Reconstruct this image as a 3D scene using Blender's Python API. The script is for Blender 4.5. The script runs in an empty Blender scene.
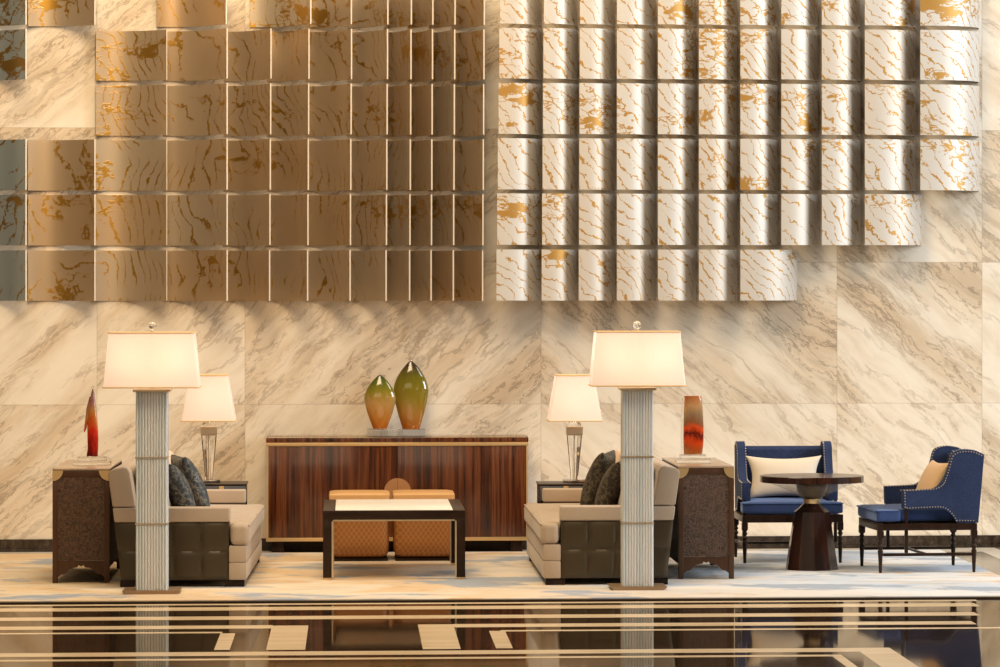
import bpy, bmesh, math, random
from mathutils import Vector, Matrix
random.seed(7)
S = bpy.context.scene
COL = S.collection
PI = math.pi

# ------------------------------------------------------------------ camera model
F, H, TAN = 3900.0, 2.0, 0.07
CX, HY = 625.0, 295.0                 # where the optical axis meets the frame
TH = math.atan(TAN); CT, ST = math.cos(TH), math.sin(TH)
D = 30.62                             # camera to marble wall
def at(px, py, Y):
    xc = (px - CX) / F
    t = (Y + D) / (CT - xc * ST)
    return Vector((t * (ST + xc * CT), Y, H + t * (HY - py) / F))
def X(px, Y): return at(px, 0, Y).x
def Z(py, px, Y): return at(px, py, Y).z
def Yf(px, py):                       # depth of a floor point
    t = H * F / (py - HY); xc = (px - CX) / F
    return t * (CT - xc * ST) - D
G = .0185                             # top of the carpet
def Yg(px, py):                       # depth of a point on top of the carpet
    t = (H - G) * F / (py - HY); xc = (px - CX) / F
    return t * (CT - xc * ST) - D
cam = bpy.data.cameras.new('camera'); co = bpy.data.objects.new('camera', cam); COL.objects.link(co)
co.location = (0, -D, H); co.rotation_euler = (PI/2, 0, -TH)
cam.sensor_width = 36; cam.lens = F / 1000 * 36
cam.shift_x = (500 - CX) / 1000; cam.shift_y = -(333.5 - HY) / 1000
cam.clip_end = 200; cam.clip_start = .5
S.camera = co

# ------------------------------------------------------------------ materials
class NT:
    def __init__(s, name):
        m = bpy.data.materials.new(name); m.use_nodes = True
        s.m = m; s.t = m.node_tree; s.b = s.t.nodes['Principled BSDF']
    def n(s, typ, props=None, **ins):
        nd = s.t.nodes.new('ShaderNode' + typ)
        for k, v in (props or {}).items(): setattr(nd, k, v)
        for k, v in ins.items():
            key = int(k[1:]) if k[0] == '_' and k[1:].isdigit() else k.replace('_', ' ')
            s.set(nd.inputs[key], v)
        return nd
    def set(s, sock, v):
        if isinstance(v, bpy.types.NodeSocket): s.t.links.new(v, sock)
        elif isinstance(v, bpy.types.Node): s.t.links.new(v.outputs[0], sock)
        else:
            if hasattr(sock.default_value, '__len__') and not hasattr(v, '__len__'): v = [v] * len(sock.default_value)
            if sock.type == 'RGBA' and len(v) == 3: v = (*v, 1)
            sock.default_value = v
    def P(s, **ins):
        for k, v in ins.items(): s.set(s.b.inputs[k.replace('_', ' ')], v)
        return s
    def math(s, op, a, b=0.0, clamp=False):
        return s.n('Math', {'operation': op, 'use_clamp': clamp}, _0=a, _1=b).outputs[0]
    def mix(s, f, a, b, mode='MIX'):
        nd = s.n('Mix', {'data_type': 'RGBA', 'blend_type': mode})
        s.set(nd.inputs[0], f); s.set(nd.inputs[6], a); s.set(nd.inputs[7], b)
        return nd.outputs[2]
    def ramp(s, f, stops, interp='LINEAR'):
        nd = s.n('ValToRGB', _0=f); cr = nd.color_ramp; cr.interpolation = interp
        while len(cr.elements) > 1: cr.elements.remove(cr.elements[-1])
        cr.elements[0].position = stops[0][0]; c = stops[0][1]
        cr.elements[0].color = (*c, 1) if hasattr(c, '__len__') else (c, c, c, 1)
        for p, c in stops[1:]:
            e = cr.elements.new(p); e.color = (*c, 1) if hasattr(c, '__len__') else (c, c, c, 1)
        return nd.outputs[0]
    def pos(s): return s.n('NewGeometry').outputs['Position']
    def obj(s): return s.n('TexCoord').outputs['Object']
    def mapping(s, v, loc=(0,0,0), rot=(0,0,0), scale=(1,1,1)):
        nd = s.n('Mapping', {'vector_type': 'POINT'}); s.set(nd.inputs[0], v)
        nd.inputs[1].default_value = loc; nd.inputs[2].default_value = rot; nd.inputs[3].default_value = scale
        return nd.outputs[0]
    def noise(s, v, scale=1, detail=4, rough=.55, dist=0, out=0):
        return s.n('TexNoise', Vector=v, Scale=scale, Detail=detail, Roughness=rough, Distortion=dist).outputs[out]
    def warp(s, v, amt, scale, detail=3):
        c = s.noise(v, scale, detail, out=1)
        c = s.n('VectorMath', {'operation': 'SUBTRACT'}, _0=c, _1=(.5,.5,.5)).outputs[0]
        c = s.n('VectorMath', {'operation': 'MULTIPLY'}, _0=c, _1=(amt,)*3 if not hasattr(amt,'__len__') else amt).outputs[0]
        return s.n('VectorMath', {'operation': 'ADD'}, _0=v, _1=c).outputs[0]
    def ridge(s, v, scale, width, detail=3, dist=0, level=.5, rough=.55):
        a = s.noise(v, scale, detail, rough, dist)
        a = s.math('ABSOLUTE', s.math('SUBTRACT', a, level))
        return s.n('MapRange', {'interpolation_type': 'SMOOTHSTEP'}, _0=a, _1=width*.35, _2=width, _3=1.0, _4=0.0).outputs[0]
    def bump(s, h, strength=.3, dist=.01):
        nd = s.n('Bump', Height=h, Strength=strength, Distance=dist)
        s.t.links.new(nd.outputs[0], s.b.inputs['Normal']); return s
def simple(name, c, rough=.5, metal=0, **kw):
    n = NT(name); n.P(Base_Color=c, Roughness=rough, Metallic=metal, **kw); return n.m

MT = {}
def sRGB(r, g, b):
    f = lambda u: ((u/255+.055)/1.055)**2.4 if u > 10 else u/255/12.92
    return (f(r), f(g), f(b))

# --- marble wall, veins leaning towards the middle of the wall (book-matched slabs)
n = NT('book_matched_marble')
p = n.pos(); sep = n.n('SeparateXYZ', _0=p)
XM = X(541, 0)
mx = n.math('ABSOLUTE', n.math('SUBTRACT', sep.outputs[0], XM))
seams = [X(q, 0) for q in (97, 245, 541, 837, 982)]
off = None
for i, sx in enumerate(seams):
    g = n.math('MULTIPLY', n.math('GREATER_THAN', sep.outputs[0], sx), (1.7, -3.1, 2.3, 4.4, -2.2)[i])
    off = g if off is None else n.math('ADD', off, g)
rows = [Z(404, 500, 0), Z(262, 500, 0), Z(129, 500, 0)]
for i, sz in enumerate(rows):
    off = n.math('ADD', off, n.math('MULTIPLY', n.math('GREATER_THAN', sep.outputs[2], sz), (.33, 1.4, -.6)[i]))
v = n.n('CombineXYZ', _0=mx, _1=off, _2=sep.outputs[2]).outputs[0]
v = n.warp(v, .35, .8, 3)
v = n.mapping(v, rot=(0, math.radians(-40), 0))       # x runs along the vein, z across it
v = n.warp(v, (.10, .1, .07), 4.5, 4)
broad = n.noise(n.mapping(v, scale=(.22, .6, .95)), 1.9, 4, .55)
cloud = n.noise(n.mapping(v, loc=(4, 7, 2), scale=(.22, 1, 1.2)), 4.0, 6, .62)
fiber = n.noise(n.mapping(v, loc=(1, 2, 8), scale=(.10, 1, 1.5)), 11, 5, .6)
base = n.ramp(broad, [(.36, (.82,.75,.645)), (.50, (.785,.70,.58)), (.60, (.69,.575,.44)), (.70, (.58,.46,.33))])
base = n.mix(n.ramp(cloud, [(.46, 0), (.74, .60)]), base, (.56,.40,.24))
base = n.mix(n.math('MULTIPLY', n.ramp(fiber, [(.46, 0), (.66, .5)]), n.ramp(broad, [(.42, .1), (.56, 1)])), base, (.44,.35,.25))
r1 = n.ridge(n.mapping(v, scale=(.20, 1, 1.2)), 3.2, .022, 6, rough=.6)
r2 = n.ridge(n.mapping(n.warp(v, .05, 16, 3), loc=(9, 3, 1), scale=(.26, 1, 1.5)), 6.5, .026, 5, rough=.6)
mask = n.ramp(broad, [(.47, 0), (.60, 1)])
m2 = n.ramp(cloud, [(.42, 0), (.58, 1)])
base = n.mix(n.math('MULTIPLY', n.math('MULTIPLY', r2, mask), .55), base, (.22,.165,.115))
base = n.mix(n.math('MULTIPLY', n.math('MULTIPLY', r1, m2), .45), base, (.27,.20,.14))
sm = None                                             # joints between the slabs
for sx in seams + [seams[0]-2.4, seams[-1]+2.3]:
    g = n.math('LESS_THAN', n.math('ABSOLUTE', n.math('SUBTRACT', sep.outputs[0], sx)), .0035)
    sm = g if sm is None else n.math('MAXIMUM', sm, g)
for sz in rows + [rows[2]+1.1, rows[2]+2.2]:
    sm = n.math('MAXIMUM', sm, n.math('LESS_THAN', n.math('ABSOLUTE', n.math('SUBTRACT', sep.outputs[2], sz)), .0035))
base = n.mix(n.math('MULTIPLY', sm, .28), base, (.30,.23,.16))
n.P(Base_Color=base, Roughness=.32); n.b.inputs['Specular IOR Level'].default_value = .35
MT['marble'] = n.m

# --- panels
def panel_mat(name, base_c, warm_c, gold, ang, dens, metal, rough, bend=.5, gap=.40, dth=.575, freq=8.5):
    n = NT(name)
    p = n.pos(); uv = n.n('UVMap').outputs[0]         # uv: metres along the sheet and up the wall
    su = n.n('SeparateXYZ', _0=uv)
    v = n.n('CombineXYZ', _0=su.outputs[0], _1=0.0, _2=su.outputs[1]).outputs[0]
    big = n.noise(n.mapping(v, loc=(2.2, 0, 5.1)), .9, 2, .5)
    mid = n.noise(v, 3.2, 3, .55); sml = n.noise(v, 26, 3, .65)
    su2 = n.n('SeparateXYZ', _0=v)
    q = n.math('ADD', n.math('MULTIPLY', su2.outputs[0], math.cos(ang)), n.math('MULTIPLY', su2.outputs[2], math.sin(ang)))
    q = n.math('ADD', q, n.math('MULTIPLY', big, bend))
    q = n.math('ADD', q, n.math('MULTIPLY', mid, .30)); q = n.math('ADD', q, n.math('MULTIPLY', sml, .055))
    saw = n.math('ABSOLUTE', n.math('SUBTRACT', n.math('FRACT', n.math('MULTIPLY', q, freq)), .5))
    wth = n.n('MapRange', _0=n.noise(v, 7, 3, .6), _1=.40, _2=.68, _3=.035*dens, _4=.17*dens).outputs[0]
    lin = n.math('LESS_THAN', saw, wth)
    dash = n.ramp(n.noise(v, 34, 2), [(.38, 0), (.42, 1)])
    area = n.noise(n.mapping(v, loc=(3.3, 0, 1.1), scale=(.8, 1, 1.7)), 1.5, 2)
    area = n.math('ADD', area, n.math('MULTIPLY', n.math('SUBTRACT', su2.outputs[2], 3.0), .035))
    lin = n.math('MULTIPLY', n.math('MULTIPLY', lin, dash), n.ramp(area, [(gap, 0), (gap+.03, 1)]))
    fv = n.warp(n.mapping(v, loc=(2, 0, 2), scale=(.55, 1, 1.35)), .10, 11, 3)
    fine = n.ridge(fv, 11, .034, 2)
    dense = n.ramp(n.math('ADD', area, n.math('MULTIPLY', n.math('SUBTRACT', sml, .5), .12)), [(dth, 0), (dth+.01, 1)])
    pool = n.math('MULTIPLY', dense, n.ramp(n.noise(fv, 5, 2), [(.565, 0), (.58, 1)]))
    g = n.math('MAXIMUM', n.math('MAXIMUM', lin, n.math('MULTIPLY', fine, dense)), pool)
    tint = n.n('ObjectInfo').outputs['Random']
    bc = n.mix(tint, base_c, warm_c)
    brush = n.noise(n.mapping(v, scale=(60, 1, 1.5)), 3, 2)
    bc = n.mix(n.math('MULTIPLY', brush, .15), bc, tuple(c*.75 for c in base_c))
    col = n.mix(g, bc, gold)
    n.P(Base_Color=col, Metallic=n.math('ADD', n.math('MULTIPLY', g, .25), metal), Roughness=n.math('ADD', rough, n.math('MULTIPLY', brush, .08)))
    n.bump(g, .25, .003)
    return n.m
MT['champagne'] = panel_mat('champagne_leafed_metal', (.60,.49,.36), (.62,.42,.24), (.60,.33,.06), math.radians(12), .78, .62, .36, 1.6, .43, .585)
MT['pearl'] = panel_mat('pearl_leafed_metal', (.57,.54,.50), (.55,.49,.42), (.42,.225,.05), math.radians(44), .76, .22, .46, .35, .34, .56, 12.5)
MT['blue_reflection'] = panel_mat('painted_blue_reflection_metal', (.36,.43,.46), (.36,.40,.41), (.34,.20,.05), math.radians(-35), .8, .5, .3)  # reflected blue daylight is put into the base colour
MT['panel_back'] = simple('shade_darkened_panel_back', (.05,.035,.022), .5, .3)  # coloured dark to stand in for unlit metal and deepen shade between panels
MT['panel_edge'] = simple('polished_panel_edge', (.60,.50,.38), .45, .1)

# --- woods
def wood(name, c1, c2, c3, axis_scale, rough=.18, coat=.4, sc=1):
    n = NT(name); v = n.obj()
    vw = n.warp(n.mapping(v, scale=axis_scale), .35, 1.2, 2)
    a = n.noise(vw, 9*sc, 5, .6); b = n.noise(n.mapping(vw, loc=(3,5,1)), 30*sc, 3, .6)
    c = n.ramp(a, [(.33, c1), (.47, c2), (.60, c3), (.72, c1)])
    c = n.mix(n.math('MULTIPLY', b, .5), c, c1); n.b.inputs['Specular IOR Level'].default_value = .5 if coat > .12 else .18
    n.P(Base_Color=c, Roughness=rough); n.b.inputs['Coat Weight'].default_value = coat; n.b.inputs['Coat Roughness'].default_value = .08
    return n.m
MT['rosewood'] = wood('glossy_rosewood', (.018,.005,.002), (.085,.021,.007), (.19,.058,.018), (3.4, 1, .10), .22, .35)
MT['darkwood'] = wood('dark_stained_wood', (.012,.005,.003), (.022,.010,.006), (.034,.016,.009), (1, 1, .15), .35, .05)
MT['macassar'] = wood('dark_macassar_veneer', (.010,.003,.002), (.026,.009,.005), (.055,.018,.009), (1, 1, .10), .22, .13)
MT['brownwood'] = wood('brown_oak_frame', (.060,.028,.015), (.078,.038,.021), (.095,.048,.027), (1, 1, .12), .4, .1)
MT['tablewood'] = wood('espresso_table_wood', (.018,.009,.005), (.026,.013,.007), (.034,.017,.010), (.2, 1, 1), .35, .05)

n = NT('brown_embossed_hide'); v = n.obj()
r = n.ramp(n.noise(n.warp(v, .06, 14, 3), 42, 2, .6, 2.0), [(.42, 0), (.56, 1)])
n.P(Base_Color=n.mix(r, (.040,.018,.009), (.115,.060,.034)), Roughness=.5); n.bump(r, .5, .004); MT['hide'] = n.m

n = NT('olive_brown_leather'); v = n.obj()
r = n.noise(v, 90, 3); r2 = n.noise(v, 5, 3)
n.P(Base_Color=n.mix(r2, (.034,.021,.006), (.052,.034,.011)), Roughness=.42); n.bump(r, .15, .002); MT['leather'] = n.m

def fabric(name, c1, c2, sc=220, rough=.9, b=.25, sheen=.2):
    n = NT(name); v = n.obj()
    r = n.noise(n.mapping(v, scale=(1, 1, 1)), sc, 2); r2 = n.noise(v, 7, 3)
    f = n.math('ADD', n.math('MULTIPLY', r, .6), n.math('MULTIPLY', r2, .4))
    n.P(Base_Color=n.mix(f, c1, c2), Roughness=rough); n.b.inputs['Sheen Weight'].default_value = sheen; n.b.inputs['Specular IOR Level'].default_value = .15
    n.bump(r, b, .002); return n.m
MT['taupe'] = fabric('taupe_woven_upholstery', (.38,.295,.22), (.50,.40,.305))
MT['greige'] = fabric('greige_cushion_fabric', (.34,.28,.22), (.44,.37,.30))
MT['peach'] = fabric('pale_peach_cushion_fabric', (.62,.46,.33), (.72,.56,.42))
MT['cream'] = fabric('cream_pillow_silk', (.62,.52,.40), (.76,.66,.54), 120, .6)
MT['amberfab'] = fabric('tan_pillow_silk', (.56,.37,.20), (.68,.47,.28), 120, .6)
MT['navy'] = fabric('navy_blue_upholstery', (.004,.008,.032), (.042,.066,.155), 75, .7, .4, .0)
MT['bluevelvet'] = fabric('blue_seat_velvet', (.014,.030,.105), (.045,.08,.21), 130, .6, .2, .45)
MT['bluevelvet'].node_tree.nodes['Principled BSDF'].inputs['Sheen Tint'].default_value = (.45, .62, 1, 1)

def damask(name, dark, lite):
    n = NT(name); v = n.obj()
    vv = n.warp(v, .03, 12, 2)
    a = n.n('TexVoronoi', {'feature': 'DISTANCE_TO_EDGE'}, Vector=vv, Scale=24).outputs['Distance']
    ring = n.ramp(a, [(.03, 0), (.06, 1), (.13, 1), (.18, 0)])
    k = n.ramp(n.noise(vv, 28, 2), [(.42, 0), (.55, 1)])
    f = n.math('MULTIPLY', ring, k)
    n.P(Base_Color=n.mix(f, dark, lite), Roughness=.55); n.bump(f, .3, .003); return n.m
MT['damask_blue'] = damask('charcoal_blue_damask', (.022,.028,.036), (.19,.18,.15))
MT['damask_black'] = damask('black_bronze_damask', (.018,.015,.011), (.13,.10,.055))

n = NT('tan_quilted_leather'); v = n.obj()
s_ = n.n('SeparateXYZ', _0=v)
def dl(sg, k=27.0):
    a = n.math('ADD', s_.outputs[0], n.math('MULTIPLY', s_.outputs[2], sg*.72))
    a = n.math('ADD', a, n.math('MULTIPLY', s_.outputs[1], .9))
    a = n.math('ABSOLUTE', n.math('SUBTRACT', n.math('FRACT', n.math('MULTIPLY', a, k)), .5))
    return n.ramp(a, [(0.0, 1), (.05, 1), (.11, 0)])
q = n.math('MAXIMUM', dl(1), dl(-1))
n.P(Base_Color=n.mix(q, (.30,.115,.026), (.44,.20,.065)), Roughness=.38); n.bump(q, -.3, .004); MT['quilt'] = n.m
MT['tan'] = fabric('tan_smooth_leather', (.62,.34,.13), (.70,.42,.19), 60, .3, .08, 0)

MT['brass'] = simple('brushed_brass', (.80,.56,.28), .35, .75)
MT['palebrass'] = simple('champagne_metal', (.74,.60,.42), .3, .75)
MT['bronze'] = simple('antique_bronze_plate', (.36,.24,.14), .4, .6)
MT['copper'] = simple('copper_bronze_pull', (.55,.28,.12), .4, .5)
MT['nail'] = simple('pale_nailheads', (.50,.42,.32), .35, .4)
MT['chrome'] = simple('polished_nickel', (.55,.50,.45), .15, 1)
MT['greylac'] = simple('grey_lacquer', (.095,.10,.11), .3)
n = NT('cream_onyx'); v = n.obj(); a = n.noise(n.mapping(v, scale=(.5,2,1)), 5, 5)
n.P(Base_Color=n.ramp(a, [(.3,(.86,.79,.68)), (.6,(.93,.89,.83))]), Roughness=.28); MT['onyx'] = n.m
n = NT('polished_hide_top'); v = n.obj(); a = n.noise(v, 25, 4)
n.P(Base_Color=n.mix(a, (.30,.21,.14), (.42,.31,.22)), Roughness=.2); MT['conttop'] = n.m

# glass rods, milky
n = NT('ribbed_crystal_rod'); n.P(Base_Color=n.mix(n.n('ObjectInfo').outputs['Random'], (.78,.88,.93), (1.0,1.0,1.0)), Roughness=.10, IOR=1.40)
n.b.inputs['Transmission Weight'].default_value = .40; MT['rod'] = n.m
n = NT('clear_glass'); n.P(Base_Color=(.97,.97,.96), Roughness=.02, IOR=1.45); n.b.inputs['Transmission Weight'].default_value = 1; MT['glass'] = n.m
n = NT('bronze_tinted_glass'); n.P(Base_Color=(.86,.76,.64), Roughness=.02, IOR=1.06); n.b.inputs['Transmission Weight'].default_value = 1; MT['bronzeglass'] = n.m
MT['acrylic'] = simple('tinted_acrylic', (.62,.48,.34), .12, .2, Alpha=.14)
def art(name, stops, z0, z1, tr=.35, vv=.3):
    n = NT(name); v = n.obj(); z = n.n('SeparateXYZ', _0=v).outputs[2]
    f = n.n('MapRange', _0=n.math('ADD', z, n.math('MULTIPLY', n.math('SUBTRACT', n.noise(n.mapping(v, scale=(1,1,.35)), 14, 5, .7), .5), (z1-z0)*vv)), _1=z0, _2=z1).outputs[0]
    n.P(Base_Color=n.ramp(f, stops), Roughness=.08, IOR=1.45); n.b.inputs['Transmission Weight'].default_value = tr
    n.b.inputs['Coat Weight'].default_value = .5; return n.m
MT['vase'] = art('amber_to_olive_glass', [(0,(.45,.12,.01)), (.22,(.42,.19,.03)), (.45,(.27,.20,.02)), (.80,(.14,.125,.012)), (.97,(.07,.05,.02)), (1,(.05,.03,.02))], 0, .50, .2)
MT['vase2'] = art('orange_to_green_glass', [(0,(.52,.13,.01)), (.2,(.55,.22,.03)), (.50,(.48,.28,.08)), (.72,(.22,.19,.02)), (.95,(.08,.10,.012)), (1,(.05,.06,.02))], 0, .40, .2)
MT['redglass'] = art('red_amber_art_glass', [(0,(.05,.006,.006)), (.12,(.25,.01,.005)), (.30,(.65,.03,.01)), (.42,(.55,.12,.02)), (.58,(.50,.24,.06)), (.8,(.34,.16,.14)), (1,(.20,.06,.04))], 0, .50, .25, .9)
MT['ambglass'] = art('amber_cast_glass', [(0,(.50,.17,.04)), (.10,(.42,.10,.02)), (.22,(.70,.07,.01)), (.33,(.10,.012,.008)), (.44,(.80,.09,.015)), (.52,(.28,.12,.05)), (.66,(.34,.22,.12)), (.82,(.60,.34,.15)), (1,(.50,.15,.04))], 0, .42, .25, .45)

# lamp shade: thin silk lit from inside
n = NT('lit_silk_shade')
t = n.t; out = t.nodes['Material Output']
v = n.obj(); w = n.noise(n.mapping(v, scale=(40,40,1)), 4, 2)
shc = n.mix(w, (.93,.80,.72), (.97,.85,.78))
tr = n.n('BsdfTranslucent'); n.set(tr.inputs[0], shc)
df = n.n('BsdfDiffuse'); n.set(df.inputs[0], shc)
ms = n.n('MixShader', _0=.6); t.links.new(df.outputs[0], ms.inputs[1]); t.links.new(tr.outputs[0], ms.inputs[2])
em = n.n('Emission'); em.inputs[0].default_value = (1,.84,.70,1); em.inputs[1].default_value = .20
ad = n.n('AddShader'); t.links.new(ms.outputs[0], ad.inputs[0]); t.links.new(em.outputs[0], ad.inputs[1])
t.links.new(ad.outputs[0], out.inputs[0]); MT['shade'] = n.m
MT['shadetrim'] = simple('gold_shade_trim', (.75,.52,.26), .6)

# rug
n = NT('abstract_wool_carpet'); p = n.pos()
v = n.mapping(p, rot=(0, 0, .25), scale=(.42, .62, 1)); v = n.warp(v, .6, 1.3, 4); v = n.warp(v, .10, 7, 3)
a = n.noise(v, 1.7, 5, .6); b = n.noise(n.mapping(v, loc=(7, 2, 0)), 2.3, 5, .6); c = n.noise(n.mapping(v, loc=(1, 9, 0), scale=(1, 2.4, 1)), 3.0, 4)
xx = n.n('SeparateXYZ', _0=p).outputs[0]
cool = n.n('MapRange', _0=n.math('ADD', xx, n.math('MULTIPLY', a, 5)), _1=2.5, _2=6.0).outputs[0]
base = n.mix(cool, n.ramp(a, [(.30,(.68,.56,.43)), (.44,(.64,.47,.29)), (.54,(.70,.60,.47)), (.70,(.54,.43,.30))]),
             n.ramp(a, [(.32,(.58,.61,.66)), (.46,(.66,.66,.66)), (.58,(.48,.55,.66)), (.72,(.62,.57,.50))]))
base = n.mix(n.ramp(b, [(.54, 0), (.60, .9)]), base, (.27,.33,.43))
base = n.mix(n.ramp(b, [(.34, .8), (.40, 0)]), base, (.56,.35,.16))
base = n.mix(n.ramp(c, [(.60, 0), (.66, .5)]), base, (.38,.32,.25))
pile = n.noise(p, 160, 2)
n.P(Base_Color=n.mix(n.math('MULTIPLY', pile, .12), base, (.3,.25,.2)), Roughness=.95); n.bump(pile, .3, .004); MT['rug'] = n.m
MT['rugedge'] = simple('dark_carpet_binding', (.07,.045,.025), .9)

# floor stones
n = NT('dark_polished_floor'); p = n.pos(); a = n.noise(n.mapping(n.warp(p, .4, 1.5, 3), scale=(.5, 2, 1)), 3, 7, .65)
n.P(Base_Color=n.ramp(a, [(.35,(.010,.006,.004)), (.6,(.028,.017,.010)), (.72,(.05,.034,.022))]), Roughness=.5, IOR=1.5); n.b.inputs['Specular IOR Level'].default_value = .0
gl = n.n('BsdfGlossy'); n.set(gl.inputs['Color'], (1, .92, .80)); gl.inputs['Roughness'].default_value = .045
fr = n.n('Fresnel', IOR=1.5); mx_s = n.n('MixShader', _0=n.math('MULTIPLY', fr.outputs[0], .70))
n.t.links.new(n.b.outputs[0], mx_s.inputs[1]); n.t.links.new(gl.outputs[0], mx_s.inputs[2])
n.t.links.new(mx_s.outputs[0], n.t.nodes['Material Output'].inputs[0]); MT['darkfloor'] = n.m
n = NT('cream_floor_inlay'); p = n.pos(); a = n.noise(n.mapping(p, scale=(.4, 2, 1)), 4, 5)
n.P(Base_Color=n.ramp(a, [(.35,(.62,.47,.28)), (.65,(.72,.57,.38))]), Roughness=.22, IOR=1.5)
n.b.inputs['Specular IOR Level'].default_value = .25; MT['creamfloor'] = n.m
n = NT('pale_stone_floor'); p = n.pos(); a = n.noise(p, 3, 5)
n.P(Base_Color=n.ramp(a, [(.35,(.70,.64,.55)), (.65,(.80,.75,.67))]), Roughness=.2); MT['palefloor'] = n.m
n = NT('grey_stone_floor'); p = n.pos(); a = n.noise(p, 5, 6)
n.P(Base_Color=n.ramp(a, [(.35,(.26,.23,.19)), (.65,(.38,.34,.29))]), Roughness=.15); MT['greyfloor'] = n.m
n = NT('dark_marble_skirting'); p = n.pos(); a = n.noise(n.mapping(p, scale=(1,1,.6)), 24, 5, .7)
n.P(Base_Color=n.ramp(a, [(.38,(.018,.011,.007)), (.58,(.045,.03,.02)), (.72,(.10,.075,.055))]), Roughness=.2); MT['skirting'] = n.m

# ------------------------------------------------------------------ mesh helpers
def merge(dst, src, M=None):
    if M is not None: bmesh.ops.transform(src, matrix=M, verts=src.verts)
    me = bpy.data.meshes.new('tmp'); src.to_mesh(me); src.free(); dst.from_mesh(me); bpy.data.meshes.remove(me)
def new(): return bmesh.new()
def box(bm, x0, x1, y0, y1, z0, z1, bev=0, seg=2, M=None):
    b = bmesh.new(); bmesh.ops.create_cube(b, size=1)
    for v in b.verts: v.co = Vector(((x0+x1)/2 + v.co.x*(x1-x0), (y0+y1)/2 + v.co.y*(y1-y0), (z0+z1)/2 + v.co.z*(z1-z0)))
    if bev: bmesh.ops.bevel(b, geom=b.edges[:], offset=bev, segments=seg, profile=.6, affect='EDGES')
    merge(bm, b, M); return bm
def prism(bm, pts, a0, a1, axis='y', bev=0, seg=2, M=None):
    """extrude a 2-D outline along an axis: axis y -> pts are (x,z); x -> (y,z); z -> (x,y)"""
    b = bmesh.new()
    f = {'y': lambda p, a: (p[0], a, p[1]), 'x': lambda p, a: (a, p[0], p[1]), 'z': lambda p, a: (p[0], p[1], a)}[axis]
    va = [b.verts.new(f(p, a0)) for p in pts]; vb = [b.verts.new(f(p, a1)) for p in pts]
    b.faces.new(va); b.faces.new(vb[::-1]); N = len(pts)
    for i in range(N): b.faces.new((va[i], vb[i], vb[(i+1)%N], va[(i+1)%N]))
    bmesh.ops.recalc_face_normals(b, faces=b.faces)
    if bev: bmesh.ops.bevel(b, geom=b.edges[:], offset=bev, segments=seg, profile=.6, affect='EDGES', clamp_overlap=True)
    merge(bm, b, M); return bm
def lathe(bm, prof, seg=32, c=(0,0,0), sx=1, sy=1, rot=0, cap=True, M=None):
    b = bmesh.new(); rings = []
    for r, z in prof:
        rings.append([b.verts.new((c[0]+sx*r*math.cos(rot+2*PI*i/seg), c[1]+sy*r*math.sin(rot+2*PI*i/seg), c[2]+z)) for i in range(seg)])
    for a, d in zip(rings, rings[1:]):
        for i in range(seg): b.faces.new((a[i], a[(i+1)%seg], d[(i+1)%seg], d[i]))
    if cap: b.faces.new(rings[0][::-1]); b.faces.new(rings[-1])
    bmesh.ops.recalc_face_normals(b, faces=b.faces)
    merge(bm, b, M); return bm
def tube(bm, pts, r, seg=8, close=False):
    b = bmesh.new(); pts = [Vector(p) for p in pts]; rings = []; n_ = len(pts)
    for i, p in enumerate(pts):
        d = (pts[min(i+1, n_-1)] - pts[max(i-1, 0)]).normalized()
        u = d.orthogonal().normalized() if i == 0 else (u - d*u.dot(d)).normalized()
        w = d.cross(u)
        rings.append([b.verts.new(p + r*(math.cos(2*PI*k/seg)*u + math.sin(2*PI*k/seg)*w)) for k in range(seg)])
    for a, d in zip(rings, rings[1:]):
        for k in range(seg): b.faces.new((a[k], a[(k+1)%seg], d[(k+1)%seg], d[k]))
    b.faces.new(rings[0][::-1]); b.faces.new(rings[-1])
    merge(bm, b); return bm
def soft(bm, x0, x1, y0, y1, z0, z1, e=7, crown=0.0, n_=10, M=None, axis=2):
    """upholstered block: rounded box with a crowned top"""
    b = bmesh.new(); bmesh.ops.create_cube(b, size=2)
    bmesh.ops.subdivide_edges(b, edges=b.edges[:], cuts=n_, use_grid_fill=True)
    c = Vector(((x0+x1)/2, (y0+y1)/2, (z0+z1)/2)); h = Vector(((x1-x0)/2, (y1-y0)/2, (z1-z0)/2))
    mn = min(h)
    for v in b.verts:
        p = v.co.copy(); q = Vector()
        # inner box plus a rounded shell of radius rr
        rr = mn*(.55 if e < 6 else .32)
        P = Vector((p.x*h.x, p.y*h.y, p.z*h.z))
        I = Vector([max(-h[i]+rr, min(h[i]-rr, P[i])) for i in range(3)])
        dlt = P - I
        if dlt.length > 1e-9: P = I + dlt.normalized()*rr if dlt.length > rr else P
        w = 1.0
        for i in range(3):
            if i != axis: w *= max(0, 1 - (P[i]/h[i])**2)
        P[axis] *= 1 + crown*w**.6
        v.co = c + P
    bmesh.ops.remove_doubles(b, verts=b.verts, dist=1e-5)
    merge(bm, b, M); return bm
def pillow(bm, w, h, t, pinch=.09, n_=18, M=None):
    """knife-edge pillow standing in the x-z plane, thickness along y"""
    b = bmesh.new()
    for sg in (-1, 1):
        g = []
        for i in range(n_+1):
            row = []
            for j in range(n_+1):
                u = -1 + 2*i/n_; v = -1 + 2*j/n_
                u = math.sin(u*PI/2); v = math.sin(v*PI/2)
                x = u*w/2*(1 - pinch*(1-v*v)); z = v*h/2*(1 - pinch*(1-u*u))
                y = sg*t/2*(max(0,(1-u*u))*max(0,(1-v*v)))**.38
                row.append(b.verts.new((x, y, z)))
            g.append(row)
        for i in range(n_):
            for j in range(n_):
                q = (g[i][j], g[i+1][j], g[i+1][j+1], g[i][j+1])
                b.faces.new(q if sg < 0 else q[::-1])
    bmesh.ops.remove_doubles(b, verts=b.verts, dist=1e-5)
    merge(bm, b, M); return bm
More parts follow.
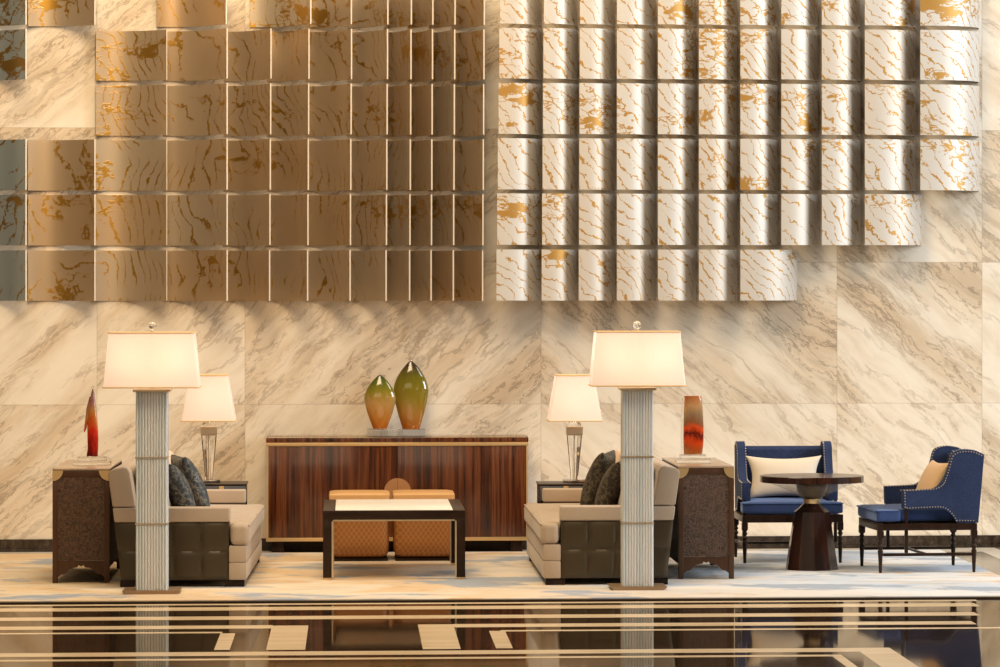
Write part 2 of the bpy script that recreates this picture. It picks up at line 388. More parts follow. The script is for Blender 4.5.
def ball(bm, r, c, seg=12, sz=1):
    b = bmesh.new(); bmesh.ops.create_uvsphere(b, u_segments=seg, v_segments=max(6, seg//2+2), radius=r)
    for v in b.verts: v.co = Vector((v.co.x, v.co.y, v.co.z*sz)) + Vector(c)
    merge(bm, b); return bm
def obj(name, bm, mat, parent=None, label=None, smooth=35):
    me = bpy.data.meshes.new(name); bm.to_mesh(me); bm.free()
    for m in (mat if isinstance(mat, (list, tuple)) else [mat]): me.materials.append(MT[m])
    if smooth:
        me.polygons.foreach_set('use_smooth', [True]*len(me.polygons)); me.set_sharp_from_angle(angle=math.radians(smooth))
    o = bpy.data.objects.new(name, me); COL.objects.link(o)
    if parent is not None: o.parent = parent
    if label: o['label'] = label
    return o
def tag(o, label, cat, group=None):
    o['label'] = label; o['category'] = cat
    if group: o['group'] = group
    return o
def thing(name, label, cat, loc=(0,0,0), rz=0, group=None):
    o = bpy.data.objects.new(name, None); COL.objects.link(o); o.empty_display_size = .1
    o.location = loc; o.rotation_euler = (0, 0, rz); return tag(o, label, cat, group)
def struct(name, bm, mat, smooth=None):
    o = obj(name, bm, mat, smooth=smooth); o['kind'] = 'structure'; return o
def dup(root, loc, rz, label):
    def cp(o, par):
        c = o.copy(); COL.objects.link(c)
        if par is not None: c.parent = par
        for ch in list(o.children): cp(ch, c)
        return c
    r = cp(root, None); r.location = loc; r.rotation_euler = (0, 0, rz); r['label'] = label
    return r
RX = lambda a: Matrix.Rotation(a, 4, 'X')
RY = lambda a: Matrix.Rotation(a, 4, 'Y')
RZ = lambda a: Matrix.Rotation(a, 4, 'Z')
T = lambda x, y, z: Matrix.Translation((x, y, z))

# ------------------------------------------------------------------ the setting
b = new(); box(b, -9, 11, 0, .3, -.02, 7); struct('wall_back', b, 'marble')
b = new()                                             # skirting, two courses
box(b, -9, 11, -.022, -.001, 0.001, .028); box(b, -9, 11, -.014, -.001, .028, .098, .002)
struct('baseboard_back', b, 'skirting')

FY0 = -33.0
fb = bmesh.new()
def quad(x0, x1, y0, y1, z, mi):
    f = fb.faces.new([fb.verts.new(p) for p in ((x0,y0,z), (x1,y0,z), (x1,y1,z), (x0,y1,z))]); f.material_index = mi
def slab(x0, x1, y0, y1, mi, z=.0): quad(x0, x1, y0, y1, z, mi)
b2 = bmesh.new(); box(b2, -12, 14, FY0, .2, -.2, 0); merge(fb, b2)
RUG_Y0 = Yf(500, 601.0); RUG_X1 = X(1000, Yf(1000, 578)) ; RUG_Y1 = -.50
XR = X(1000, Yf(1000, 578))
ystr = lambda a, c: (Yf(580, c), Yf(580, a))          # a stripe between two rows of the 580 column
for a, c in ((601.9, 603.2), (605.3, 608.6), (614.4, 617.8)):
    y0, y1 = ystr(a, c); slab(-9, X(977, (y0+y1)/2), y0, y1, 1, .0006)
y0, y1 = ystr(623.4, 626.7)
slab(-9, X(272, y0), y0, y1, 1, .0006); slab(X(453, y1), X(977, y0), y0, y1, 1, .0006)
y0, y1 = ystr(629.7, 631.1)
slab(-9, X(222, y0), y0, y1, 1, .0006); slab(X(500, y1), 9.5, y0, y1, 1, .0006)
y5a, y5b = ystr(649.7, 653.6); xo = X(889, Yf(889, 647.5)); xi = X(860, Yf(860, 652))
slab(-9, xo, y5a, y5b, 1, .0006); slab(xi, xo, -16, y5a, 1, .0006)
y6a, y6b = ystr(656.3, 658.1); xo2 = X(840, Yf(840, 654)); xi2 = xo2 - .06
slab(-9, xo2, y6a, y6b, 1, .0006); slab(xi2, xo2, -16, y6a, 1, .0006)
for l, r, yt, yb in ((220.4, 235.4, 633.4, 650), (272, 308.4, 625.6, 650), (417.8, 453.2, 624.4, 649.2), (489, 505, 631, 648.4)):
    m_ = (l+r)/2; ya, yb_ = Yf(m_, yt), Yf(m_, yb); slab(X(l, ya), X(r, ya), yb_, ya, 1, .0007)
# pale stone by the wall and to the right of the carpet
slab(-9, XR+.33, -.50, -.03, 2, .0006)
slab(XR, XR+.33, RUG_Y0, -.50, 3, .0006)
slab(XR+.33, XR+.50, RUG_Y0, -.03, 2, .0010)
slab(XR+.50, 9, RUG_Y0, -.03, 3, .0006)
struct('floor', fb, ['darkfloor', 'creamfloor', 'palefloor', 'greyfloor'])

# carpet
b = new(); box(b, -6.4, XR, RUG_Y0, RUG_Y1, .001, .018, .004)
rug = thing('area_rug', 'long cream, tan and blue abstract carpet under all the lounge furniture', 'rug', (0, 0, 0))
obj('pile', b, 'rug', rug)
b = new(); box(b, -6.4, XR, RUG_Y0-.014, RUG_Y0-.001, .001, .011, .003); obj('binding', b, 'rugedge', rug, 'dark brown front binding')

# ------------------------------------------------------------------ the wall of curved panels
ORD = ['first', 'second', 'third', 'fourth', 'fifth', 'sixth', 'seventh', 'eighth', 'ninth', 'tenth', 'eleventh', 'twelfth']
ROWB = [24.7, 79.3, 134.6, 190, 245.2, 300.8]
ROWT = [-26, 29.2, 84, 139.2, 194.3, 250.2]
def sheet(name, prof, z0, z1, mats, uoff, thick=.011):
    """prof: list of (x,y) from left to right, y towards the viewer is negative; solid curved sheet"""
    bm = bmesh.new(); uvl = bm.loops.layers.uv.new('UVMap'); N = len(prof)
    P = [Vector((p[0], p[1])) for p in prof]; back = []; u = [0]
    for i in range(N):
        d = (P[min(i+1, N-1)] - P[max(i-1, 0)]).normalized()
        back.append(P[i] + Vector((-d.y, d.x))*thick)
        if i: u.append(u[-1] + (P[i]-P[i-1]).length)
    fz = [[bm.verts.new((p.x, p.y, z)) for p in P] for z in (z0, z1)]
    bz = [[bm.verts.new((p.x, p.y, z)) for p in back] for z in (z0, z1)]
    def face(vs, us, mi=0):
        f = bm.faces.new(vs); f.material_index = mi
        for lp, w in zip(f.loops, us): lp[uvl].uv = w
    mx_ = max(p.y for p in back + P) - .0015
    for v_ in bm.verts: v_.co.y -= mx_
    for i in range(N-1):
        U0, U1 = uoff+u[i], uoff+u[i+1]
        uu = [(U0, z0), (U1, z0), (U1, z1), (U0, z1)]
        face((fz[0][i], fz[0][i+1], fz[1][i+1], fz[1][i]), uu)
        face((bz[0][i+1], bz[0][i], bz[1][i], bz[1][i+1]), uu, 2)
        face((bz[0][i], bz[0][i+1], fz[0][i+1], fz[0][i]), uu)
        face((fz[1][i], fz[1][i+1], bz[1][i+1], bz[1][i]), uu)
    for i, mi in ((0, 1), (N-1, 1)):
        q = (bz[0][i], fz[0][i], fz[1][i], bz[1][i])
        face(q if i == 0 else q[::-1], [(0, 0)]*4, mi)
    bmesh.ops.recalc_face_normals(bm, faces=bm.faces)
    return obj(name, bm, mats, smooth=40)

PR = .42
full = [(96, 166), (167, 226.5), (227.5, 270), (271, 308), (309, 350.5), (351, 386.5), (387.5, 410), (411, 431.5), (432.5, 453.7), (455, 483)]
A_, B_ = (-34, 25), (28, 94)
LEFT = [[A_, B_, (157, 225.5), (249, 309.5), (310.5, 350), (351, 386.5), (387.5, 410), (411, 431.5), (432.5, 453.7), (455, 483)],
        [A_] + full, full, [A_, B_] + full, [A_, B_] + full, [A_, B_] + full]
for r in range(6):
    for k, (xa, xb) in enumerate(LEFT[r]):
        z0, z1 = Z(ROWB[r], 300, -PR*.8), Z(ROWT[r], 300, -PR*.8)
        drift = -(r-2)*.35 if 227 < xa < 460 else 0
        dep = PR if xa > 150 else PR*.62
        x1 = X(xb + drift, -dep); x0 = X(xa + drift, -.05) - (.03 if k and xa - LEFT[r][k-1][1] < 3 else 0)
        prof = []
        for i in range(19):
            s = i/18; s2 = math.sin(s*PI/2)               # denser towards the lip
            lift = .075*(1-s2)**3 if xa < 160 else .0
            prof.append((x0 + (x1-x0)*s2, -(.012 + lift + (dep-.012)*s2**2.3)))
        o = sheet('wave_panel', prof, z0, z1, ['blue_reflection' if k == 0 and xa < 0 else 'champagne', 'panel_edge', 'panel_back'], x0*1.0)
        tone = 'dark reflection-tinted blue-grey' if xa < 0 else 'champagne metal'
        tag(o, f'{tone} scooped wall panel, left group, {ORD[r]} row from top, {ORD[k]} from left', 'wall panel', 'champagne scooped panels of the left group')
EDG = [498.5, 543, 579.5, 617, 658, 699, 740.5, 781.5, 822, 865, 920.5]
NR = [11, 11, 11, 11, 10, 7]
for r in range(6):
    for k in range(NR[r]):
        z0, z1 = Z(ROWB[r]-.3, 700, -PR), Z(ROWT[r]-.6, 700, -PR)
        dx = (1.5 - r*.7) * max(0, (620-EDG[k])/120)
        x0 = X(EDG[k] + dx, -PR); w = (X(EDG[k+1], -PR)-x0)*1.03 if k < NR[r]-1 else .43
        if k == NR[r]-1: w = X(EDG[k] + (58 if r < 4 else 56), -.003) - x0
        prof = []
        for i in range(23):
            a = i/22*PI/2; e_ = .80 if k < NR[r]-1 else .85
            sx_ = math.sin(a)**e_; cy = math.cos(a)**e_
            prof.append((x0 + w*sx_, -(.003 + (PR-.003)*cy)))
        o = sheet('wave_panel', prof, z0, z1, ['pearl', 'panel_edge', 'panel_back'], x0*1.0)
        tag(o, f'pearl white gold-veined wall panel, right group, {ORD[r]} row from top, {ORD[k]} from left', 'wall panel', 'pearl white curved panels of the right group')

# ------------------------------------------------------------------ sideboard
SY = -.50
xl, xr = X(266, SY), X(528.5, SY); W = xr - xl; cxs = (xl+xr)/2
sb = thing('sideboard', 'long glossy rosewood sideboard with brass lines against the marble wall', 'sideboard', (cxs, SY, 0))
d_ = -SY - .004; w2 = W/2
zt = Z(436.6, 397, SY); zb = Z(540.5, 397, SY)
b = new(); box(b, -w2+.015, w2-.015, .02, d_, zb, zt-.075); obj('carcass', b, 'rosewood', sb)
b = new(); box(b, -w2, w2, 0, d_, zt-.045, zt-.008, .003); obj('top', b, 'rosewood', sb)
b = new(); box(b, -w2+.004, w2-.004, .003, d_, zt-.0078, zt, .002); obj('top_glass', b, 'bronzeglass', sb, 'thin glass cover')
b = new(); box(b, -w2+.002, w2-.002, -.006, d_, zt-.072, zt-.0455, .003); obj('upper_trim', b, 'brass', sb, 'brass strip under the top')
b = new(); box(b, -w2, w2, -.004, d_, zb-.004, zb+.024, .003); obj('lower_trim', b, 'brass', sb, 'brass strip along the bottom')
for sg in (-1, 1):
    b = new(); box(b, sg*(w2-.008) if sg < 0 else w2-.018, -(w2-.018) if sg < 0 else w2-.006, -.002, .02, zb+.024, zt-.072); obj('side_trim', b, 'brass', sb, 'thin brass upright')
zh = Z(491.5, 398, SY); rh = 13.3/129.6
for sg in (-1, 1):
    x0, x1 = (-w2+.018, -.0015) if sg < 0 else (.0015, w2-.018)
    b = new(); box(b, x0, x1, 0, .0195, zb+.024, zt-.072, .002); dr = obj('door', b, 'rosewood', sb)
    b = new(); pts = [(sg*.001, -rh)] + [(sg*(.001+rh*math.sin(a)), -rh*math.cos(a)) for a in [PI*i/20 for i in range(21)]][1:]
    prism(b, [(x, z+zh) for x, z in pts], -.016, .0, 'y', .0)
    obj('handle', b, 'copper', dr, 'half-round bronze pull', smooth=25)
b = new(); box(b, -w2+.08, w2-.08, .30, d_, .002, zb-.0045); obj('plinth', b, 'darkwood', sb)
for sg in (-1, 1):
    b = new(); box(b, sg*(w2-.09)-.045, sg*(w2-.09)+.045, .045, .12, .0185 if False else .001, zb-.0045, .003); obj('foot', b, 'darkwood', sb)

# vases on glass stands
VY = -.26
def vase(name, px, pb, pt, hw, hb, mt, label, VY):
    z0, z1 = Z(pb, px, VY), Z(pt, px, VY); s = 128.6; h = z1-z0; R = hw/s; rb = hb/s
    o = thing(name, label, 'vase', (X(px, VY), VY, z0), 0, 'pointed glass vases on the sideboard')
    prof = []
    for i in range(31):
        u = i/30
        if u < .55: r_ = rb + (R-rb)*(.45*u/.55 + .55*math.sin(u/.55*PI/2))
        else:
            q = (u-.55)/.45; r_ = R*math.cos(q*PI/2*.97)**.85
        prof.append((max(r_, .004), u*h))
    b = new(); lathe(b, prof, 36, sy=.42); obj('body', b, mt, o)
    b = new(); ball(b, .010, (0, 0, h+.002), 10, 1.5); obj('tip', b, 'glass', o, 'small clear glass tip')
    b = new(); zz = zt - z0 + .0015; box(b, -.14, .14, -.07, .07, zz, -.001, .004); return o, b
zvs = Z(428.8, 397, VY)
b = new(); box(b, X(367, VY), X(425, VY), VY-.13, VY+.14, zt+.001, zvs-.001, .004)
tag(obj('vase_stand', b, 'glass'), 'low clear glass block under the two vases on the sideboard', 'stand')
for a in (('glass_vase', 380, 428.8, 375, 15.7, 6.6, 'vase2', 'smaller pointed glass vase shading from orange to green, on sideboard', -.31),
          ('glass_vase', 411, 428.8, 361, 17.6, 8.3, 'vase', 'taller pointed olive and amber glass vase on sideboard, right of the smaller', -.185)):
    o, bb = vase(*a); bb.free()

# ------------------------------------------------------------------ coffee table
TY = Yg(394, 579.3); TD = Yg(394, 565.3) - TY + .10
tl, tr_ = X(323, TY), X(465.3, TY); tw = (tr_-tl)/2
tab = thing('coffee_table', 'low dark wood coffee table with cream stone top between the two sofas', 'table', ((tl+tr_)/2, TY, G))
tz = Z(510.6, 394, TY) - G; lg = .060
for sx_, sy_ in ((-1,0), (1,0), (-1,1), (1,1)):
    b = new(); xa = sx_*tw - (lg if sx_ > 0 else 0); ya = 0 if sy_ == 0 else TD-lg
    box(b, xa, xa+lg, ya, ya+lg, .012, tz-.062, .002); L_ = obj('leg', b, 'tablewood', tab)
    b = new(); box(b, xa-.004, xa+lg+.004, ya-.004, ya+lg+.004, 0, .012, .002); obj('foot_cap', b, 'brass', L_, 'brass cap under the leg')
    b = new(); xi_ = xa+lg+.0005 if sx_ < 0 else xa-.0105
    box(b, xi_, xi_+.010, ya+.004, ya+lg-.004, .014, tz-.074); obj('leg_trim', b, 'palebrass', L_, 'brass inner strip')
b = new(); box(b, -tw, tw, 0, .045, tz-.062, tz, .002); obj('front_rail', b, 'tablewood', tab)
b = new(); box(b, -tw, tw, TD-.045, TD, tz-.062, tz, .002); obj('back_rail', b, 'tablewood', tab)
for sg in (-1, 1):
    b = new(); box(b, min(sg*tw, sg*(tw-.085)), max(sg*tw, sg*(tw-.085)), .045, TD-.045, tz-.062, tz, .002); obj('side_rail', b, 'tablewood', tab)
b = new(); box(b, -tw+.085, tw-.085, .045, TD-.045, tz-.03, tz+.003, .002); obj('stone_top', b, 'onyx', tab, 'cream stone inset')
b = new(); box(b, -tw+lg+.011, tw-lg-.011, .004, .04, tz-.073, tz-.0625); obj('rail_trim', b, 'palebrass', tab, 'brass strip under the front rail')

# ottomans
OY = Yg(394, 561.2)
def ottoman(px0, px1, label):
    x0, x1 = X(px0, OY), X(px1, OY); w = (x1-x0)/2
    o = thing('ottoman', label, 'ottoman', ((x0+x1)/2, OY, G), 0, 'tan quilted ottomans behind the coffee table')
    h = Z(498, 394, OY) - G
    b = new(); soft(b, -w+.006, w-.006, .004, .54, .02, h-.025, 8, 0, 8); obj('body', b, 'quilt', o)
    b = new(); soft(b, -w, w, 0, .545, h-.024, h+.034, 5, .22, 10); c = obj('top_cushion', b, 'tan', o, 'smooth tan leather top')
    b = new(); R_ = .012
    loop = [(-w+.02, .003, h-.02), (w-.02, .003, h-.02)]
    m_ = 30
    for i in range(m_): ball(b, .008, (-w+.03 + (2*w-.06)*i/(m_-1), -.001, h-.018), 6)
    obj('stitching', b, 'tan', c)
    b = new(); box(b, -w+.02, w-.02, .02, .52, 0, .02); obj('base', b, 'darkwood', o)
    return o
ottoman(329, 390, 'left one of the two tan quilted leather ottomans behind the coffee table')
ottoman(392.8, 455, 'right one of the two tan quilted leather ottomans behind the coffee table')

# ------------------------------------------------------------------ sofas
LS = 2.55
def sofa(label, loc, rz):
    so = thing('sofa', label, 'sofa', loc, rz, 'taupe sofas facing each other')
    # local: x forward from the back, y along the length, z up
    for k, (ya, yb, out) in enumerate(((0, .17, 0), (LS-.17, LS, 1))):
        b = new(); prism(b, [(.012, .425), (.0, .52), (.79, .52), (.79, .425)], ya, yb, 'y', .014, 3); a = obj('arm', b, 'taupe', so)
        b = new()                                       # outer leather face, tufted in a 4 x 2 grid
        nx, nz = 48, 24; yo = ya if out == 0 else yb; sg = -1 if out == 0 else 1
        g = []
        for i in range(nx+1):
            row = []
            for j in range(nz+1):
                u, v = i/nx, j/nz
                xs = .058*(1-v) + .012*v
                x = xs + (.785-xs)*u; z = .045 + (.424-.045)*v
                cu = abs(math.sin(u*4*PI)); cv = abs(math.sin(v*2*PI))
                puff = .016*(cu**.35)*(cv**.35)
                row.append(b.verts.new((x, yo + sg*(-.016 + puff), z)))
            g.append(row)
        for i in range(nx):
            for j in range(nz):
                q = (g[i][j], g[i+1][j], g[i+1][j+1], g[i][j+1]); b.faces.new(q if out == 0 else q[::-1])
        prism(b, [(.058, .045), (.012, .4235), (.785, .4235), (.785, .045)], ya + (.017 if out == 0 else 0), yb - (.017 if out == 1 else 0), 'y')
        obj('side_panel', b, 'leather', so, 'olive brown tufted leather side', smooth=60)
    b = new(); prism(b, [(.0, .527), (-.03, .735), (-.022, .760), (0, .773), (.075, .787), (.10, .780), (.115, .755), (.155, .527)], .0, LS, 'y', .010, 3)
    obj('backrest', b, 'taupe', so)
    b = new(); prism(b, [(.058, .045), (.012, .5255), (.155, .5255), (.155, .045)], .171, LS-.171, 'y'); obj('back_panel', b, 'leather', so)
    b = new(); box(b, .786, .905, .002, LS-.002, .045, .160, .010); box(b, .786, .905, .002, LS-.002, .161, .268, .010); box(b, .156, .786, .171, LS-.171, .05, .265)
    obj('seat_base', b, 'taupe', so)
    for y0_, y1_, t0, t1 in ((.175, LS/2-.002, .0, 0), (LS/2+.002, LS-.175, 0, 0)):
        b = new(); soft(b, .19, .925, y0_, y1_, .270, .418, 5, .14, 12)
        near = y0_ < 1
        ya, yb = (-.002, .30) if near else (LS-.30, LS+.002)
        soft(b, .796, .925, ya, yb, .270, .412, 5, .04, 8)
        c = obj('seat_cushion', b, 'taupe', so)
        b = new(); tube(b, [(.920, ya+.02 if near else y0_+.03, .400), (.920, y1_-.03 if near else yb-.02, .400)], .006); obj('piping', b, 'taupe', c)
    for x_ in (.10, .84):
        for y_ in (.02, LS-.14):
            b = new(); box(b, x_-.02-(.03 if x_ < .5 else .065), x_+(.05), y_, y_+.12, 0, .044, .003); obj('foot', b, 'darkwood', so)
    return so
s1y = Yg(180, 587.0)
x1 = X(112.5, s1y)
ROT1 = -math.radians(1.0)
sofa1 = sofa('taupe sofa with leather side, left of the coffee table, facing right', (x1, s1y, G), ROT1); sofa1.scale = (1, 1, 1.035)
s2y = Yg(600, 585.0); x2 = X(675.5, s2y)
sofa2 = dup(sofa1, (x2, s2y + LS, G), PI, 'taupe sofa with leather side, right of the coffee table, facing left')

def sofa_cushion(root_x, y, sgn, matn, label, name='back_cushion'):
    b = new(); soft(b, -.070, .070, -.355, .355, -.20, .20, 5, .25, 10, axis=0)
    o = obj(name, b, matn); o.location = (root_x + sgn*.238 + (max(0, (y-s1y))*math.tan(-ROT1) if sgn > 0 else 0), y, G+.43+.205); o.rotation_euler = (0, -sgn*math.radians(14), ROT1 if sgn > 0 else 0)
    return tag(o, label, 'cushion', 'loose back cushions on the sofas')
for (rx, ry, sg, side) in ((x1, s1y, 1, 'left'), (x2, s2y, -1, 'right')):
    sofa_cushion(rx, ry+.175+.375, sg, 'greige', f'greige back cushion nearest the camera on the {side} sofa')
    sofa_cushion(rx, ry+LS/2, sg, 'greige', f'greige back cushion in the middle of the {side} sofa')
    sofa_cushion(rx, ry+LS-.55, sg, 'peach', f'pale peach back cushion at the far end of the {side} sofa')
def throw(px, Yq, size, sgn, lean, twist, mt, label):
    b = new(); pillow(b, size, size, .17, .10)
    xw = X(px, Yq)
    for v in b.verts: v.co = RZ(PI/2) @ v.co
    o = obj('throw_pillow', b, mt)
    o.rotation_euler = (0, -sgn*math.radians(lean), sgn*math.radians(twist))
    o.location = (xw, Yq, G + .437 + size/2*math.cos(math.radians(lean)) - .01)
    return tag(o, label, 'pillow', 'dark patterned throw pillows')
throw(178, s1y+.75, .42, 1, 24, 10, 'damask_blue', 'charcoal patterned pillow on the left sofa, the nearer of two')
throw(190.5, s1y+1.35, .45, 1, 24, 14, 'damask_blue', 'charcoal patterned pillow on the left sofa, the farther of two')
throw(611, s2y+.75, .42, -1, 22, 10, 'damask_black', 'black bronze-patterned pillow on the right sofa, nearer of two')
throw(598, s2y+1.40, .46, -1, 20, 14, 'damask_black', 'black bronze-patterned pillow on the right sofa, farther of two')

# ------------------------------------------------------------------ console chests behind the sofas
CL = 1.45
def chest(label, loc):
    c = thing('console_chest', label, 'chest', loc, 0, 'brown chests behind the sofas')
    w, h, p = .195, .775, .036
    for sx_ in (-1, 1):
        for sy_ in (0, 1):
            b = new(); xa = -w if sx_ < 0 else w-p; ya = 0 if sy_ == 0 else CL-p
            box(b, xa, xa+p, ya, ya+p, 0, h-.001, .003); obj('leg', b, 'brownwood', c)
    for ya, yb in ((.006, .016), (CL-.016, CL-.006)):
        b = new(); box(b, -w+p, w-p, ya, yb, .155, h-.045); obj('end_panel', b, 'hide', c, 'embossed brown hide panel')
        b = new(); box(b, -w+p, w-p, ya-.004, yb, h-.045, h-.001, .002); obj('rail', b, 'brownwood', c)
    for sx_ in (-1, 1):
        b = new(); xa = -w+.006 if sx_ < 0 else w-.016
        box(b, xa, xa+.01, p, CL-p, .10, h-.001); obj('side_panel', b, 'hide', c, 'embossed brown hide side')
    # scalloped apron
    half = [(0, .112), (.018, .122), (.024, .108), (.05, .104), (.075, .098), (.095, .078), (.115, .060), (.135, .058), (w-p, .040)]
    pts = [(-x, z) for x, z in half[::-1]] + half[1:]
    pts = [(-x if i < 0 else x, z) for i, (x, z) in enumerate(pts)]
    poly = pts + [(w-p, .154), (-w+p, .154)]
    for ya in (.0035, CL-.0155):
        b = new(); prism(b, poly, ya, ya+.012, 'y'); obj('apron', b, 'brownwood', c, smooth=None)
    b = new(); box(b, -w, w, 0, CL, h, h+.012, .003); obj('top', b, 'conttop', c, 'polished pale brown top')
    for sx_ in (-1, 1):
        b = new(); R_ = .072
        pts = [(sx_*w, h-.001)] + [(sx_*(w - R_*math.cos(a)), h-.001 - R_*math.sin(a)) for a in [PI/2*i/14 for i in range(15)]]
        prism(b, pts, -.004, .0, 'y'); obj('corner_plate', b, 'brass', c, 'quarter-round brass corner', smooth=25)
    return c
c1y = Yg(81, 583.0); c2y = Yg(706, 579.0)
h1 = chest('brown hide chest with brass corners behind the left sofa', (X(81, c1y), c1y, G))
h2 = dup(h1, (X(706.3, c2y), c2y, G), 0, 'brown hide chest with brass corners behind the right sofa, beside blue chair')
CT_Z = G + .787

# art glass
def stand(x, y, z, w1, w2_, label):
    b = new(); box(b, x-w1, x+w1, y-.10, y+.10, z+.001, z+.030, .003); box(b, x-w2_, x+w2_, y-.07, y+.07, z+.0302, z+.058, .003)
    tag(obj('sculpture_stand', b, 'glass'), label, 'stand', 'clear stands of the sculptures')
ly = c1y + .62; lx = X(92.5, ly); stand(lx, ly, CT_Z, .13, .10, 'clear two-step block under the red sculpture on the left chest')
rd = thing('glass_sculpture', 'slender red and amber glass sculpture on the left chest', 'sculpture', (lx, ly, CT_Z+.060))
def slabs(levels, yw, cut=6):
    """levels: (z, xl, xr) outline, with rounded front to back section"""
    b = bmesh.new(); rings = []
    for z, a, c in levels:
        m, h_ = (a+c)/2, (c-a)/2
        rings.append([b.verts.new((m + h_*math.copysign(abs(math.cos(t))**.7, math.cos(t)), yw*math.copysign(abs(math.sin(t))**.7, math.sin(t))*(min(1, .55+h_*8)), z)) for t in [2*PI*i/16 for i in range(16)]])
    for p_, q_ in zip(rings, rings[1:]):
        for i in range(16): b.faces.new((p_[i], p_[(i+1)%16], q_[(i+1)%16], q_[i]))
    b.faces.new(rings[0][::-1]); b.faces.new(rings[-1]); return b
b = slabs([(0,-.042,.040), (.02,-.040,.038), (.05,-.034,.040), (.12,-.036,.042), (.18,-.037,.040), (.24,-.036,.036), (.30,-.030,.030), (.36,-.024,.024), (.40,-.016,.020), (.44,-.010,.016), (.465,-.004,.010), (.475,0,.006)], .035)
obj('body', b, 'redglass', rd, smooth=60)
b = slabs([(.17,-.060,-.052), (.20,-.058,-.040), (.27,-.050,-.030), (.33,-.044,-.022), (.38,-.032,-.012), (.42,-.020,-.008)], .018)
obj('fin', b, 'redglass', rd, 'dark side fin', smooth=60)
b = new(); ball(b, .010, (-.006, -.02, .40), 8); ball(b, .009, (.003, 0, .485), 8); obj('droplet', b, 'glass', rd, 'clear glass drops')
ry_ = c2y + .62; rx_ = X(692.5, ry_); stand(rx_, ry_, CT_Z, .12, .09, 'clear two-step block under the amber sculpture on the right chest')
am = thing('glass_sculpture', 'upright amber and red glass slab sculpture on the right chest', 'sculpture', (rx_, ry_, CT_Z+.060))
b = slabs([(0,-.062,.068), (.01,-.064,.072), (.10,-.066,.080), (.20,-.065,.080), (.30,-.063,.076), (.37,-.060,.070), (.40,-.058,.066), (.415,-.062,.062)], .035)
obj('body', b, 'ambglass', am, smooth=50)
b = slabs([(.0,-.082,-.070), (.1,-.086,-.072), (.25,-.084,-.070), (.40,-.074,-.066)], .022); obj('rim', b, 'tan' if False else 'glass', am, 'clear left rim', smooth=60)

# ------------------------------------------------------------------ end tables and their lamps
EY = s1y + LS + .06
def end_table(pxl, pxr, pxs, label):
    xl_, xr_ = X(pxl, EY), X(pxr, EY); w = (xr_-xl_)/2; cx = (xl_+xr_)/2
    o = thing('end_table', label, 'table', (cx, EY, G), 0, 'end tables by the wall')
    zt_ = Z(484.2, pxs, EY) - G; d = .50
    b = new(); box(b, -w, w, 0, d, zt_-.012, zt_, .003); obj('top', b, 'darkwood', o)
    b = new(); box(b, -w+.008, w-.008, .012, d-.01, zt_-.14, zt_-.0125); obj('carcass', b, 'darkwood', o)
    xs = X(pxs, EY) - cx
    b = new(); box(b, -w+.010, w-.010, .0, .0115, zt_-.125, zt_-.014, .002); obj('drawer', b, 'greylac', o, 'grey drawer front')
    b = new(); box(b, xs-.018, xs+.018, -.006, -.0005, zt_-.125, zt_-.014, .001); obj('strap', b, 'brass', o, 'brass centre strap')
    for sx_ in (-1, 1):
        for y_ in (.012, d-.04):
            b = new(); box(b, sx_*(w-.022)-.014, sx_*(w-.022)+.014, y_, y_+.028, 0, zt_-.1405, .002); obj('leg', b, 'darkwood', o)
    return zt_ + G
ez1 = end_table(190, 246.5, 221.5, 'small dark end table with grey drawer behind the left sofa')
ez2 = end_table(539, 596, 566, 'small dark end table with grey drawer behind the right sofa')
def shade(root, wt, wb, dt, db, z0, z1, name='lamp_shade', rnd=False):
    b = bmesh.new(); rings = []
    def rect(w, d, z, off=0):
        r = .012; pts = []
        for cx_, cy_, a0 in ((w-r, d-r, 0), (-w+r, d-r, PI/2), (-w+r, -d+r, PI), (w-r, -d+r, 1.5*PI)):
            for i in range(4): a = a0 + PI/2*i/3; pts.append((cx_+(r-off)*math.cos(a), cy_+(r-off)*math.sin(a), z))
        return pts
    n_ = 16
    for (w, d, z, off) in ((wb, db, z0, 0), (wt, dt, z1, 0), (wt, dt, z1, .002), (wb, db, z0, .002)):
        rings.append([b.verts.new(p_) for p_ in rect(w, d, z, off)])
    rings.append(rings[0])
    for p_, q_ in ((rings[0], rings[1]),):
        for i in range(n_): b.faces.new((p_[i], p_[(i+1)%n_], q_[(i+1)%n_], q_[i]))
    bmesh.ops.delete(b, geom=[v for v in b.verts if not v.link_faces], context='VERTS')
    s_o = obj(name, b, 'shade', root, 'lit cream silk shade', smooth=50)
    for w, d, z in ((wb, db, z0), (wt, dt, z1)):
        b = new(); pts = rect(w+.001, d+.001, z); pts = pts + [pts[0]]
        tube(b, pts, .005, 6); obj('shade_trim', b, 'shadetrim', s_o, 'gold edge of the shade')
    return s_o
def bulb(root_loc, dz, dx, watts, rad=.04):
    l = bpy.data.lights.new('lamp_bulb', 'POINT'); l.energy = watts; l.color = (1, .82, .66); l.shadow_soft_size = rad
    o = bpy.data.objects.new('lamp_bulb', l); COL.objects.link(o); o.location = (root_loc[0]+dx, root_loc[1], root_loc[2]+dz); return o
